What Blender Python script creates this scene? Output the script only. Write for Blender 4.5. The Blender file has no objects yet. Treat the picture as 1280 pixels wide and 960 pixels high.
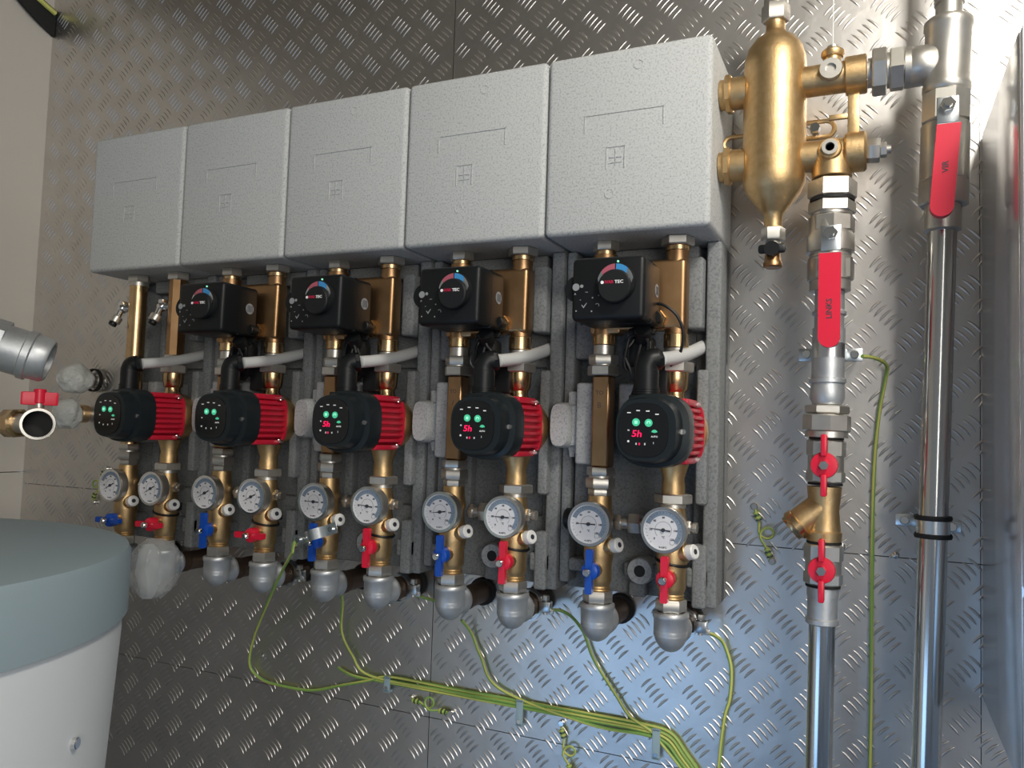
import bpy, bmesh, math, random
from mathutils import Vector, Matrix
random.seed(7)
PI=math.pi
scene=bpy.context.scene; C=scene.collection
# ---------------------------------------------------------------- materials
def nodes(m): return m.node_tree.nodes, m.node_tree.links
def mat(name,col,rough=.5,metal=0,emit=None,es=0,alpha=1,trans=0,noise=None,bump=None,spec=.5,coat=0,ior=None):
    m=bpy.data.materials.new(name); m.use_nodes=True; N,L=nodes(m); b=N['Principled BSDF']
    b.inputs['Base Color'].default_value=(*col,1); b.inputs['Roughness'].default_value=rough; b.inputs['Metallic'].default_value=metal
    b.inputs['Specular IOR Level'].default_value=spec; b.inputs['Coat Weight'].default_value=coat
    if emit: b.inputs['Emission Color'].default_value=(*emit,1); b.inputs['Emission Strength'].default_value=es
    b.inputs['Alpha'].default_value=alpha; b.inputs['Transmission Weight'].default_value=trans
    if ior: b.inputs['IOR'].default_value=ior
    tc=None
    if noise or bump: tc=N.new('ShaderNodeTexCoord')
    if noise:   # (scale, colour2, lo, hi)
        n=N.new('ShaderNodeTexNoise'); n.inputs['Scale'].default_value=noise[0]; n.inputs['Detail'].default_value=3
        r=N.new('ShaderNodeValToRGB'); r.color_ramp.elements[0].position=noise[2]; r.color_ramp.elements[1].position=noise[3]
        r.color_ramp.elements[0].color=(*noise[1],1); r.color_ramp.elements[1].color=(*col,1)
        L.new(tc.outputs['Object'],n.inputs['Vector']); L.new(n.outputs['Fac'],r.inputs['Fac']); L.new(r.outputs['Color'],b.inputs['Base Color'])
    if bump:    # (scale, strength, distance)
        n=N.new('ShaderNodeTexNoise'); n.inputs['Scale'].default_value=bump[0]; n.inputs['Detail'].default_value=4
        p=N.new('ShaderNodeBump'); p.inputs['Strength'].default_value=bump[1]; p.inputs['Distance'].default_value=bump[2]
        L.new(tc.outputs['Object'],n.inputs['Vector']); L.new(n.outputs['Fac'],p.inputs['Height']); L.new(p.outputs['Normal'],b.inputs['Normal'])
    return m
M={}
M['plate']=mat('aluminium_tread_plate',(.73,.705,.675),.35,1,noise=(9,(.65,.625,.60),.3,.7),bump=(14,.12,.01))
M['gap']=mat('seam_shadow_gap',(.05,.05,.05),.7)
M['paint']=mat('beige_wall_paint',(.58,.54,.48),.75,bump=(60,.1,.002))
M['floor']=mat('blue_grey_floor',(.09,.17,.32),.5,noise=(6,(.07,.13,.25),.4,.6))  # cool light put into the floor colour, for a blue wall reflection
M['ceil']=mat('ceiling_boards',(.29,.25,.185),.8,bump=(40,.1,.002))
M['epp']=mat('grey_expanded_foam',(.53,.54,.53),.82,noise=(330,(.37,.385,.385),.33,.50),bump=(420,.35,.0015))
M['eppd']=mat('grey_expanded_foam_shaded',(.23,.24,.242),.85,noise=(300,(.15,.16,.165),.33,.55),bump=(420,.4,.0015))  # same foam as the covers, shade behind the pipework put into the colour
M['brass']=mat('machined_brass',(.68,.48,.27),.27,1,noise=(40,(.58,.39,.20),.35,.65))
M['brassc']=mat('cast_brass',(.66,.47,.25),.45,1,noise=(90,(.56,.38,.18),.3,.7),bump=(300,.25,.001))
M['eppm']=mat('grey_foam_blocks',(.42,.43,.43),.82,noise=(300,(.28,.29,.30),.33,.52),bump=(420,.4,.0015))  # same foam again, a lighter step of the painted shade
M['copper']=mat('brown_brass_spacer',(.44,.27,.14),.38,1,noise=(30,(.36,.21,.10),.3,.7))
M['brown']=mat('tarnished_thread',(.16,.11,.08),.5,.8)
M['nickel']=mat('nickel_plated_steel',(.66,.63,.58),.38,.9,noise=(50,(.56,.54,.49),.3,.7))
M['chrome']=mat('polished_chrome',(.75,.75,.74),.12,1)
M['galv']=mat('galvanised_cast_iron',(.60,.62,.63),.45,.75,noise=(60,(.50,.52,.54),.3,.7),bump=(200,.2,.001))
M['inox']=mat('stainless_pipe',(.60,.60,.59),.17,1)
M['zinc']=mat('zinc_plated_strap',(.66,.70,.72),.3,1)
M['black']=mat('black_plastic',(.008,.009,.010),.42,spec=.3)
M['blackm']=mat('matt_black_plastic',(.011,.012,.013),.55,spec=.3)
M['headp']=mat('dark_slate_plastic',(.013,.018,.021),.35,spec=.3)
M['panel']=mat('glossy_black_panel',(.006,.007,.008),.25)
M['rubber']=mat('black_rubber',(.01,.01,.01),.7)
M['red']=mat('red_motor_coating',(.50,.012,.035),.38,bump=(300,.15,.0005))
M['redh']=mat('red_handle_plastic',(.72,.012,.045),.35)
M['blueh']=mat('blue_handle_plastic',(.005,.07,.42),.35)
M['white']=mat('white_plastic',(.80,.80,.78),.45)
M['hose']=mat('pale_grey_conduit',(.58,.59,.58),.5)
M['dial']=mat('white_dial',(.72,.72,.75),.5)
M['ink']=mat('dark_print',(.03,.035,.05),.6)
M['inkb']=mat('blue_scale_and_reflection',(.20,.26,.34),.6)  # dial scale arc with a greyish-blue glass reflection painted in
M['whitep']=mat('white_print',(.95,.95,.95),.5)
M['greyp']=mat('grey_print',(.28,.29,.30),.5)
M['redp']=mat('red_print',(.55,.01,.06),.5)
M['blues']=mat('blue_scale_print',(.05,.28,.60),.4)
M['reds']=mat('rose_scale_print',(.42,.10,.14),.4)
M['green']=mat('lit_green_button',(.05,.4,.22),.4,emit=(.10,.75,.42),es=.38)
M['greenc']=mat('lit_green_core',(.1,.5,.3),.4,emit=(.4,1,.7),es=.8)
M['greend']=mat('unlit_green_button',(.05,.4,.22),.4,emit=(.08,.55,.30),es=.30)
M['led']=mat('lit_red_digits',(.5,.0,.05),.4,emit=(1,.01,.10),es=.95)
M['wy']=mat('yellow_wire_sheath',(.62,.62,.16),.45)
M['wg']=mat('green_wire_sheath',(.24,.42,.10),.45)
M['lid']=mat('grey_blue_tank_lid',(.30,.385,.425),.55)
M['tank']=mat('white_tank_jacket',(.74,.78,.80),.5,bump=(4,.2,.01))
M['box']=mat('satin_white_casing',(.66,.68,.70),.2,.7)
M['boxf']=mat('white_casing_front',(.85,.86,.87),.3)
M['ratchet']=M['zinc']
M['clip']=mat('clear_blue_clip',(.40,.55,.62),.3,alpha=.75)
M['wrap']=mat('crumpled_clear_film',(.74,.78,.79),.22,alpha=.34,bump=(18,.8,.015))
M['film']=mat('milky_plastic_film',(.72,.74,.71),.35,alpha=.8,bump=(60,.8,.01))
# ---------------------------------------------------------------- mesh builder
class MB:
    def __init__(s): s.v=[]; s.f=[]; s.m=[]; s.mats=[]
    def mi(s,m):
        if m is None: return 0
        if m not in s.mats: s.mats.append(m)
        return s.mats.index(m)
    def add(s,vs,fs,m=None):
        o=len(s.v); k=s.mi(m); s.v+= [tuple(v) for v in vs]
        for f in fs: s.f.append(tuple(i+o for i in f)); s.m.append(k)
        return s
    def bm(s,b,m=None,mx=None):
        if mx: bmesh.ops.transform(b,matrix=mx,verts=b.verts)
        b.verts.index_update(); s.add([v.co[:] for v in b.verts],[[v.index for v in f.verts] for f in b.faces],m); b.free(); return s
    def box(s,x0,x1,d0,d1,z0,z1,r=0,m=None,seg=2):
        b=bmesh.new(); bmesh.ops.create_cube(b,size=1)
        for v in b.verts: v.co=Vector(((x0+x1)/2+v.co.x*(x1-x0),-(d0+d1)/2+v.co.y*(d1-d0),(z0+z1)/2+v.co.z*(z1-z0)))
        if r>0: bmesh.ops.bevel(b,geom=list(b.edges)+list(b.verts),offset=r,segments=seg,profile=.5,affect='EDGES')
        return s.bm(b,m)
    def lathe(s,p0,ax,prof,n=28,m=None,caps=True,rot=0,sq=None):
        # prof: (t along axis, radius)
        p0=Vector(p0); a=Vector(ax).normalized(); u=a.orthogonal().normalized()
        if abs(a.z)>.9: u=Vector((1,0,0))
        elif abs(a.y)>.9: u=Vector((1,0,0))
        u=(u-a*u.dot(a)).normalized(); w=a.cross(u); vs=[];fs=[]
        for t,r in prof:
            for i in range(n):
                an=2*PI*i/n+rot; vs.append(p0+a*t+(u*math.cos(an)+w*math.sin(an))*max(r,1e-5))
        for j in range(len(prof)-1):
            for i in range(n):
                k=(i+1)%n; fs.append((j*n+i,j*n+k,(j+1)*n+k,(j+1)*n+i))
        if caps: fs.append(tuple(range(n))[::-1]); fs.append(tuple(range((len(prof)-1)*n,len(prof)*n)))
        return s.add(vs,fs,m)
    def cyl(s,p0,p1,r,n=24,m=None,c=0,r2=None):
        p0=Vector(p0);p1=Vector(p1);l=(p1-p0).length; r2=r if r2 is None else r2
        pr=[(0,r-c),(c,r),(l-c,r2),(l,r2-c)] if c else [(0,r),(l,r2)]
        return s.lathe(p0,p1-p0,pr,n,m)
    def hexn(s,p0,p1,r,m=None,rot=.15,n=6,c=None):
        p0=Vector(p0);p1=Vector(p1);l=(p1-p0).length; c=min(.0018,l*.2) if c is None else c
        return s.lathe(p0,p1-p0,[(0,r*.93),(c,r),(l-c,r),(l,r*.93)],n,m,rot=rot)
    def tube(s,pts,r,n=10,m=None,m2=None,res=6,twist=0,closed=False,rf=None):
        P=[Vector(p) for p in pts]; Q=[]
        if len(P)>2 and res>1:
            for i in range(len(P)-1):
                a=P[max(i-1,0)];b=P[i];c=P[i+1];d=P[min(i+2,len(P)-1)]
                for j in range(res):
                    t=j/res; Q.append(.5*((2*b)+(c-a)*t+(2*a-5*b+4*c-d)*t*t+(3*b-a-3*c+d)*t**3))
            Q.append(P[-1])
        else: Q=P
        vs=[];up=None;L=0;tw=[]
        for i,p in enumerate(Q):
            t=(Q[min(i+1,len(Q)-1)]-Q[max(i-1,0)]).normalized()
            if up is None: up=t.orthogonal().normalized()
            up=(up-t*up.dot(t)).normalized(); w=t.cross(up)
            if i: L+=(p-Q[i-1]).length
            rr=r if rf is None else r*rf(i,len(Q))
            for k in range(n):
                an=2*PI*k/n+twist*L; vs.append(p+(up*math.cos(an)+w*math.sin(an))*rr)
        o=len(s.v); k1=s.mi(m); k2=s.mi(m2) if m2 else k1; s.v+=[tuple(v) for v in vs]
        for i in range(len(Q)-1):
            for k in range(n):
                q=(k+1)%n; s.f.append((o+i*n+k,o+i*n+q,o+(i+1)*n+q,o+(i+1)*n+k)); s.m.append(k2 if (k%5)<2 else k1)
        s.f.append(tuple(o+k for k in range(n))[::-1]); s.m.append(k1); e=o+(len(Q)-1)*n
        s.f.append(tuple(e+k for k in range(n))); s.m.append(k1)
        return s
    def loft(s,secs,n=40,m=None):
        # secs: (d, cx, cz, hw, hh, power)
        vs=[];fs=[]
        for d,cx,cz,hw,hh,p in secs:
            for i in range(n):
                a=2*PI*i/n; c,q=math.cos(a),math.sin(a)
                vs.append((cx+hw*math.copysign(abs(c)**(2/p),c),-d,cz+hh*math.copysign(abs(q)**(2/p),q)))
        for j in range(len(secs)-1):
            for i in range(n):
                k=(i+1)%n; fs.append((j*n+i,j*n+k,(j+1)*n+k,(j+1)*n+i))
        fs.append(tuple(range(n))[::-1]); fs.append(tuple(range((len(secs)-1)*n,len(secs)*n)))
        return s.add(vs,fs,m)
    def poly(s,pts,d0,d1,m=None):   # extruded outline in XZ
        n=len(pts); vs=[(x,-d0,z) for x,z in pts]+[(x,-d1,z) for x,z in pts]
        fs=[tuple(range(n)),tuple(range(n,2*n))[::-1]]+[(i,(i+1)%n+0,(i+1)%n+n,i+n)[::-1] for i in range(n)]
        return s.add(vs,fs,m)
    def text(s,txt,x,d,z,h,m=None,ang=0,depth=.0003,align='CENTER',ax=1,shear=0):
        cu=bpy.data.curves.new('t','FONT'); cu.body=txt; cu.size=h*1.35; cu.align_x=align; cu.align_y='CENTER'; cu.extrude=depth; cu.shear=shear; cu.resolution_u=2; cu.offset=h*.02
        ob=bpy.data.objects.new('t',cu); me=bpy.data.meshes.new_from_object(ob)
        T=Matrix.Translation((x,-d,z))@Matrix.Rotation(ang,4,'Y')@Matrix.Rotation(PI/2,4,'X')@Matrix.Diagonal((ax,1,1,1))
        s.add([T@v.co for v in me.vertices],[list(p.vertices) for p in me.polygons],m)
        bpy.data.objects.remove(ob); bpy.data.curves.remove(cu); bpy.data.meshes.remove(me); return s
    def ring(s,x,d,z,r0,r1,th,m=None,a0=0,a1=2*PI,n=48):  # flat annulus facing the room
        vs=[];fs=[]
        for i in range(n+1):
            a=a0+(a1-a0)*i/n
            for r,dd in ((r0,d),(r1,d),(r1,d+th),(r0,d+th)): vs.append((x+r*math.cos(a),-dd,z+r*math.sin(a)))
        for i in range(n):
            for k in range(4):
                q=(k+1)%4; fs.append((i*4+k,i*4+q,(i+1)*4+q,(i+1)*4+k))
        return s.add(vs,fs,m)
    def sphere(s,c,r,m=None,sc=(1,1,1),u=24,v=14):
        b=bmesh.new(); bmesh.ops.create_uvsphere(b,u_segments=u,v_segments=v,radius=r)
        return s.bm(b,m,Matrix.Translation(c)@Matrix.Diagonal((*sc,1)))
WLOC={}
def wloc(o):
    v=Vector((0,0,0))
    while o: v=v+o.location; o=o.parent
    return v
def put(name,mb,m,parent=None,loc=None,ang=38,smooth=True):
    me=bpy.data.meshes.new(name); base=wloc(parent) if parent else Vector((0,0,0))
    org=Vector(loc) if loc is not None else base
    me.from_pydata([Vector(v)-org for v in mb.v],[],mb.f)
    ms=[M[x] if x else M[m] for x in mb.mats] if mb.mats else [M[m]]
    for x in ms: me.materials.append(x)
    if mb.mats:
        for p,k in zip(me.polygons,mb.m): p.material_index=k
    b=bmesh.new(); b.from_mesh(me); bmesh.ops.recalc_face_normals(b,faces=b.faces); b.to_mesh(me); b.free()
    if smooth:
        for p in me.polygons: p.use_smooth=True
        me.set_sharp_from_angle(angle=math.radians(ang))
    o=bpy.data.objects.new(name,me); C.objects.link(o); o.parent=parent; o.location=org-base
    return o
def tag(o,label,cat,group=None):
    o['label']=label; o['category']=cat
    if group: o['group']=group
    return o
def thing(name,label,cat,loc,group=None):
    o=bpy.data.objects.new(name,None); o.empty_display_size=.03; C.objects.link(o); o.location=loc
    return tag(o,label,cat,group)
def struct(o): o['kind']='structure'; return o
def dup(r,dx,label,skip=()):
    def cp(o,par):
        c=o.copy(); C.objects.link(c); c.parent=par
        for ch in list(o.children):
            if ch.name.split('.')[0] not in skip: cp(ch,c)
        return c
    n=cp(r,None); n.location=r.location+Vector((dx,0,0)); n['label']=label; return n
def child(o,name):
    for c in o.children:
        if c.name.split('.')[0]==name: return c
def V(x,d,z): return Vector((x,-d,z))
PITCH=.2525
POS=['rightmost','second from the right','middle','second from the left','leftmost']

# ================================================================ SETTING
XL_WALL=-1.90; SEAMX=-.737; SEAMZ=1.335; SEAMZ2=.976; XR_END=.75; ZB=.55; ZT=2.65
w=MB()
g=.0007
cols=[(XL_WALL,SEAMX-g),(SEAMX+g,.1335),(.1345,XR_END)]
rows=[(0,SEAMZ2-g),(SEAMZ2+g,SEAMZ-g),(SEAMZ+g,ZT)]
for a,b in cols:
    for c,d in rows: w.box(a,b,-.004,0,c,d,0,'plate')
w.box(XL_WALL,XR_END,-.03,-.0045,0,ZT,0,'gap')
PW=.067
def bar(w,cx,cz,an,L,wd,h):
    n=6; vs=[];fs=[]; ca,sa=math.cos(an),math.sin(an)
    def T(u,v,d): 
        v+= .0016*(1-(2*u/L)**2)
        return (cx+u*ca-v*sa,-d,cz+u*sa+v*ca)
    for i in range(n+1):
        u=-L/2+L*i/n; k=max(0,1-(2*u/L)**2)**.5
        vs+= [T(u,-wd/2*k,-.0002),T(u,-wd*.2*k,h*k),T(u,wd*.2*k,h*k),T(u,wd/2*k,-.0002)]
    for i in range(n):
        o=i*4
        for j in range(3): fs.append((o+j,o+j+1,o+j+5,o+j+4))
    w.add(vs,fs,'plate')
i0=int((XL_WALL+.155)/PW)-1
for i in range(i0,int((XR_END+.155)/PW)):
    for j in range(-14,15):
        for t in (0,1):
            cx=-.155+i*PW+t*PW/2; cz=1.722+j*PW-t*PW/2
            if cz<.78 or cz>ZT-.02: continue
            # group 0: "\" bars stacked along "/" ; group 1 the other way round
            an=-PI/4 if t==0 else PI/4
            st=an+PI/2
            for q in range(-2,3):
                x=cx+math.cos(st)*q*.0098; z=cz+math.sin(st)*q*.0098
                if abs(x-SEAMX)<.008 or x<XL_WALL+.01: continue
                bar(w,x,z,an,.0265,.0044,.0011)
struct(put('wall_back',w,'plate',ang=50))
w=MB(); w.box(XL_WALL-.03,XL_WALL-.0006,0,3.6,0,1.362,0); w.box(XL_WALL-.03,XL_WALL-.0006,0,3.6,1.364,ZT,0)
w.box(XL_WALL-.04,XL_WALL-.03,0,3.6,0,ZT,0,'gap'); w.mats.insert(0,'paint'); w.m=[0]*12+[1]*6
struct(put('wall_left',w,'paint',smooth=False))
w=MB(); w.box(XL_WALL-.04,2.2,-.03,3.6,-.03,0); struct(put('floor',w,'floor',smooth=False))
w=MB(); w.box(XL_WALL-.04,2.2,-.03,3.6,ZT,ZT+.03); struct(put('ceiling',w,'ceil',smooth=False))

# ================================================================ INSULATION
def cover():
    t=thing('insulation_cover','','insulation cover',(-.338,-.0,1.80),'grey foam covers over the manifold')
    m=MB(); m.box(-.4625,-.2125,.001,.185,1.797,2.074,.008,seg=4); put('cover_shell',m,'epp',t)
    m=MB(); cx=-.336
    def ln(x0,z0,x1,z1,wd=.0016):
        m.box(min(x0,x1)-wd/2,max(x0,x1)+wd/2,.1845,.1862,min(z0,z1)-wd/2,max(z0,z1)+wd/2,0)
    ln(-.401,1.977,-.281,1.977); ln(-.401,1.977,-.401,1.951); ln(-.281,1.977,-.281,1.951)
    put('moulded_frame',m,'epp',t); m=MB()
    for a,b,c,d in ((-.366,1.925,-.338,1.925),(-.366,1.925,-.366,1.893),(-.338,1.925,-.338,1.893),(-.361,1.909,-.343,1.909),(-.352,1.921,-.352,1.897),(-.361,1.901,-.343,1.901)): ln(a,b,c,d,.001)
    put('moulded_badge',m,'epp',t)
    for p_ in ((-.36,1.855),(-.32,2.045)):
        m=MB(); m.ring(p_[0],.1845,p_[1],.006,.0075,.0012); put('moulded_ring',m,'epp',t)
    return t
def back():
    t=thing('insulation_back_shell','','insulation shell',(-.338,-.0,1.245),'grey foam back shells behind the pipework')
    m=MB(); X=lambda *a:m.box(*a,seg=3)
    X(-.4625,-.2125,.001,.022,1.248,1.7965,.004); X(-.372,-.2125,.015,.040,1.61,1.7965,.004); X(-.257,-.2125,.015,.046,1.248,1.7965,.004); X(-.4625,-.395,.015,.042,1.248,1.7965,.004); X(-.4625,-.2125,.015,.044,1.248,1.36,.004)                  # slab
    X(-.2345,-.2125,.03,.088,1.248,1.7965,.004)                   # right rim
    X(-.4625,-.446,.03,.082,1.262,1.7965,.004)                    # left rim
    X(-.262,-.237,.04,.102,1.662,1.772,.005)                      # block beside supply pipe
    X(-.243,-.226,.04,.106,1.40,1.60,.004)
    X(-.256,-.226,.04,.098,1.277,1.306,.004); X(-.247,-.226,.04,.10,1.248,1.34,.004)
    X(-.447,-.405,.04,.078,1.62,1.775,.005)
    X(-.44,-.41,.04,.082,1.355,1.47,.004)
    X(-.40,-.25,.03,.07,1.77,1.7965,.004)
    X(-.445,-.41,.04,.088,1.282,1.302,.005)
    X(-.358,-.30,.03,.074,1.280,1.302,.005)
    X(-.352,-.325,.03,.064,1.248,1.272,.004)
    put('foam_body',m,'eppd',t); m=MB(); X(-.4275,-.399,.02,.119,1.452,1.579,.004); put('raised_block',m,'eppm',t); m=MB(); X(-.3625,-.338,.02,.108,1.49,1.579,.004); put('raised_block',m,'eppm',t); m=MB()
    m.loft([(.02,-.452,1.512,.0175,.038,3.4),(.118,-.452,1.512,.0175,.036,3.4),(.127,-.452,1.512,.0145,.033,3.2)],32)
    m.loft([(.02,-.436,1.512,.028,.034,3),(.104,-.436,1.512,.028,.034,3),(.110,-.436,1.512,.026,.031,3)],32); m.box(-.446,-.431,.03,.105,1.535,1.566,.003)
    m.poly([(-.449,1.49),(-.430,1.49),(-.436,1.462),(-.443,1.462)],.03,.098); put('rounded_block',m,'eppm',t); m=MB()
    m.lathe(V(-.330,.04,1.291),(0,-1,0),[(0,.021),(.038,.021),(.042,.019),(.042,.009),(.01,.009)],28)
    put('hole_boss',m,'eppm',t)
    m=MB(); m.cyl(V(-.330,.045,1.291),V(-.330,.0815,1.291),.0090); put('boss_hole_shade',m,'rubber',t)  # filled black disc painted as the shade inside the hole
    return t
c0=cover(); b0=back()
for k in range(5):
    l='pale grey speckled foam cover, %s of the five'%POS[k] if k else 'pale grey speckled foam cover, rightmost of the five, beside the brass vessel'
    if k==0: c0['label']=l
    else: dup(c0,-PITCH*k,l)
    l='grey foam back shell behind the %s pump'%POS[k]
    if k==0: b0['label']=l
    else: dup(b0,-PITCH*k,l)

# ================================================================ RISERS
XL,XR,DA=-.382,-.270,.126
def ret_pipe():
    t=thing('return_pipe','','pipe',(XL,-DA,1.39),'return pipes with brass spacers'); a=lambda z:V(XL,DA,z)
    m=MB(); m.hexn(a(1.782),a(1.7965),.0205); put('top_nut',m,'nickel',t)
    m=MB(); m.cyl(a(1.621),a(1.6355),.0155); m.hexn(a(1.606),a(1.621),.0225,rot=.3); m.hexn(a(1.589),a(1.6045),.0245,rot=.1); m.cyl(a(1.589),a(1.606),.019); put('upper_union',m,'nickel',t)
    m=MB(); m.box(XL-.0122,XL+.0158,DA-.0155,DA+.0150,1.4492,1.589,.003,seg=1); put('spacer_tube',m,'copper',t)
    m=MB(); m.hexn(a(1.4365),a(1.4492),.0215,rot=.2); m.cyl(a(1.432),a(1.4365),.0175); m.hexn(a(1.4175),a(1.4335),.0225,rot=.35); m.hexn(a(1.4065),a(1.4172),.0185,rot=.35); put('lower_union',m,'nickel',t)
    return t
def sup_pipe():
    t=thing('supply_pipe','','pipe',(XR,-DA,1.40),'supply pipes feeding the pumps'); a=lambda z:V(XR,DA,z)
    m=MB(); m.hexn(a(1.783),a(1.7965),.0245,rot=.2); put('top_nut',m,'nickel',t)
    m=MB(); m.cyl(a(1.607),a(1.6295),.017); m.hexn(a(1.594),a(1.609),.0265,rot=.15); put('upper_union',m,'nickel',t)
    m=MB(); m.lathe(a(1.5525),(0,0,1),[(0,.0175),(.006,.0145),(.012,.0145),(.016,.018),(.034,.0195),(.0415,.0195)],24); put('upper_neck',m,'brass',t)
    m=MB(); m.lathe(a(1.416),(0,0,1),[(0,.017),(.012,.017),(.022,.0155),(.045,.0225)],24); put('lower_neck',m,'brassc',t)
    m=MB(); m.hexn(a(1.4015),a(1.416),.0275,rot=.2); m.cyl(a(1.396),a(1.4015),.019); put('lower_nut',m,'nickel',t)
    return t
def mixer():
    t=thing('mixing_valve','','valve',(XL,-DA,1.65),'brass mixing valves behind the actuators'); 
    m=MB()
    m.cyl(V(XR,DA,1.651),V(XR,DA,1.775),.0165); m.cyl(V(XL,DA,1.651),V(XL,DA,1.775),.019)
    m.box(XL,XR+.0165,DA-.014,DA+.017,1.656,1.762,.007,seg=4); m.box(XL-.018,XL+.03,DA-.017,DA+.016,1.652,1.70,.004)
    m.cyl(V(XL+.04,DA,1.71),V(XL+.04,.152,1.71),.03)
    put('valve_body',m,'copper',t)
    for x_,z0_,z1_,r_ in ((XR,1.630,1.651,.0185),(XL,1.636,1.652,.0175),(XR,1.775,1.783,.018),(XL,1.775,1.782,.0165)):
        m=MB(); m.cyl(V(x_,DA,z0_),V(x_,DA,z1_),r_,c=.001); put('end_ring',m,'brass',t)
    m=MB(); m.cyl(V(-.298,.138,1.742),V(-.298,.1395,1.742),.0065); put('screw_recess',m,'rubber',t)
    m=MB(); m.hexn(V(-.292,.136,1.671),V(-.292,.156,1.671),.0135); m.cyl(V(-.292,.136,1.671),V(-.292,.141,1.671),.016); put('plug_nut',m,'brass',t)
    m=MB(); m.cyl(V(-.292,.156,1.671),V(-.292,.172,1.671),.0095,c=.001); put('plug_cap',m,'black',t)
    return t
def actuator():
    cx=-.341; t=thing('valve_actuator','','actuator',(cx,-.142,1.655),'black actuators on the mixing valves')
    m=MB(); m.box(cx-.053,cx+.053,.153,.243,1.658,1.748,.007,seg=3); m.cyl(V(cx-.047,.17,1.705),V(cx-.047,.236,1.705),.019); m.cyl(V(cx,.1525,1.71),V(cx,.156,1.71),.032)
    put('housing',m,'black',t)
    m=MB(); m.box(cx-.0532,cx+.0532,.2005,.2012,1.6578,1.7482,.0003); put('housing_seam',m,'panel',t)
    kx,kz=cx+.014,1.709
    m=MB(); m.lathe(V(kx,.243,kz),(0,-1,0),[(0,.0272),(.007,.0268),(.0085,.0262)],44); kn=put('knob_base',m,'blackm',t)
    m=MB()
    def cres(a0,a1,c):
        n=10; P=[]
        for i in range(n+1): a=a0+(a1-a0)*i/n; P.append((kx+.0258*math.cos(a),kz+.0258*math.sin(a)))
        for i in range(n,-1,-1): a=a0+(a1-a0)*i/n; P.append((kx+.0235*math.cos(a),kz-.0062+.0240*math.sin(a)))
        for i in range(n):
            q=[P[i],P[i+1],P[2*n-i],P[2*n+1-i]]; m.add([(x,-.2520,z) for x,z in q],[(0,1,2,3)],c)
    cres(.20,PI/4+.05,'zinc'); cres(PI/4+.05,PI/2-.03,'blues'); cres(PI/2+.03,PI*.78,'reds'); cres(PI*.78,PI-.2,'zinc'); put('scale_ring',m,'greyp',t)
    m=MB(); m.lathe(V(kx,.2515,kz-.0062),(0,-1,0),[(0,.0236),(.005,.0232),(.0068,.0215)],40); kn=put('knob',m,'blackm',t)
    m=MB(); m.cyl(V(kx-.0165,.2583,kz-.001),V(kx-.0165,.2588,kz-.001),.0023,m='whitep'); m.text('IVAR',kx-.0130,.2586,kz-.001,.0046,'redp',align='LEFT',ax=.95); m.text('TEC',kx+.0012,.2586,kz-.001,.0046,'whitep',align='LEFT',ax=1.1); put('logo',m,'whitep',kn)
    m=MB(); m.cyl(V(kx+.001,.243,kz+.0305),V(kx+.001,.2445,kz+.0305),.0014); put('indicator_lamp',m,'greenc',t)
    m=MB()
    m.cyl(V(cx-.046,.2432,1.706),V(cx-.046,.2436,1.706),.0052); m.cyl(V(cx-.0375,.2432,1.707),V(cx-.0375,.2436,1.707),.0024,m='greyp')
    m.text('^',cx-.047,.2435,1.695,.005,None); m.text('~',cx-.030,.2435,1.6985,.005,None); m.text('-',cx-.039,.2435,1.688,.005,None)
    for p in ((cx-.034,1.678),): m.poly([(p[0]-.003,p[1]+.0015),(p[0],p[1]-.0025),(p[0]+.0045,p[1]+.004),(p[0]+.0045,p[1]+.0055),(p[0],p[1]),(p[0]-.003,p[1]+.003)],.2432,.2436)
    for x,z in ((-.021,1.690),(-.045,1.672),(-.022,1.671),(-.012,1.693)): m.cyl(V(cx+x,.2432,z),V(cx+x,.2436,z),.0011)
    m.ring(cx-.014,.2432,1.679,.0022,.003,.0004,'greyp',-.6,2.6)
    put('front_print',m,'whitep',t)
    m=MB(); m.lathe(V(cx+.053,.176,1.708),(1,0,0),[(0,.0098),(.0006,.0098)],28,m='greyp'); 
    for q in range(-2,3): m.box(cx+.0536,cx+.0539,.1755+q*.0028-.0005,.1755+q*.0028+.0005,1.702,1.714,0,'ink')
    put('side_sticker',m,'greyp',t)
    return t
rp=ret_pipe(); sp=sup_pipe(); mx=mixer(); ac=actuator()
for k in range(4):
    for src,l in ((rp,'return pipe with square brown brass spacer, left of the %s pump'%POS[k]),(sp,'supply pipe with hex nuts above and below the %s pump'%POS[k]),
                  (mx,'brown brass mixing valve above the %s pump, behind its black actuator'%POS[k]),
                  (ac,'black box actuator with round knob above the %s pump'%POS[k])):
        if k==0: src['label']=l
        else: dup(src,-PITCH*k,l)
for k in (0,1):
    pr_=[o for o in bpy.data.objects if o.get('label')=='return pipe with square brown brass spacer, left of the %s pump'%POS[k]][0]
    m=MB(); x_=XL-PITCH*k; m.text('TO',x_,DA+.0151,1.562,.0065,None,depth=.0001); m.text('B' if k==0 else '/',x_,DA+.0151,1.543,.0085,None,depth=.0001)
    put('pen_marks',m,'brown',pr_)
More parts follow.
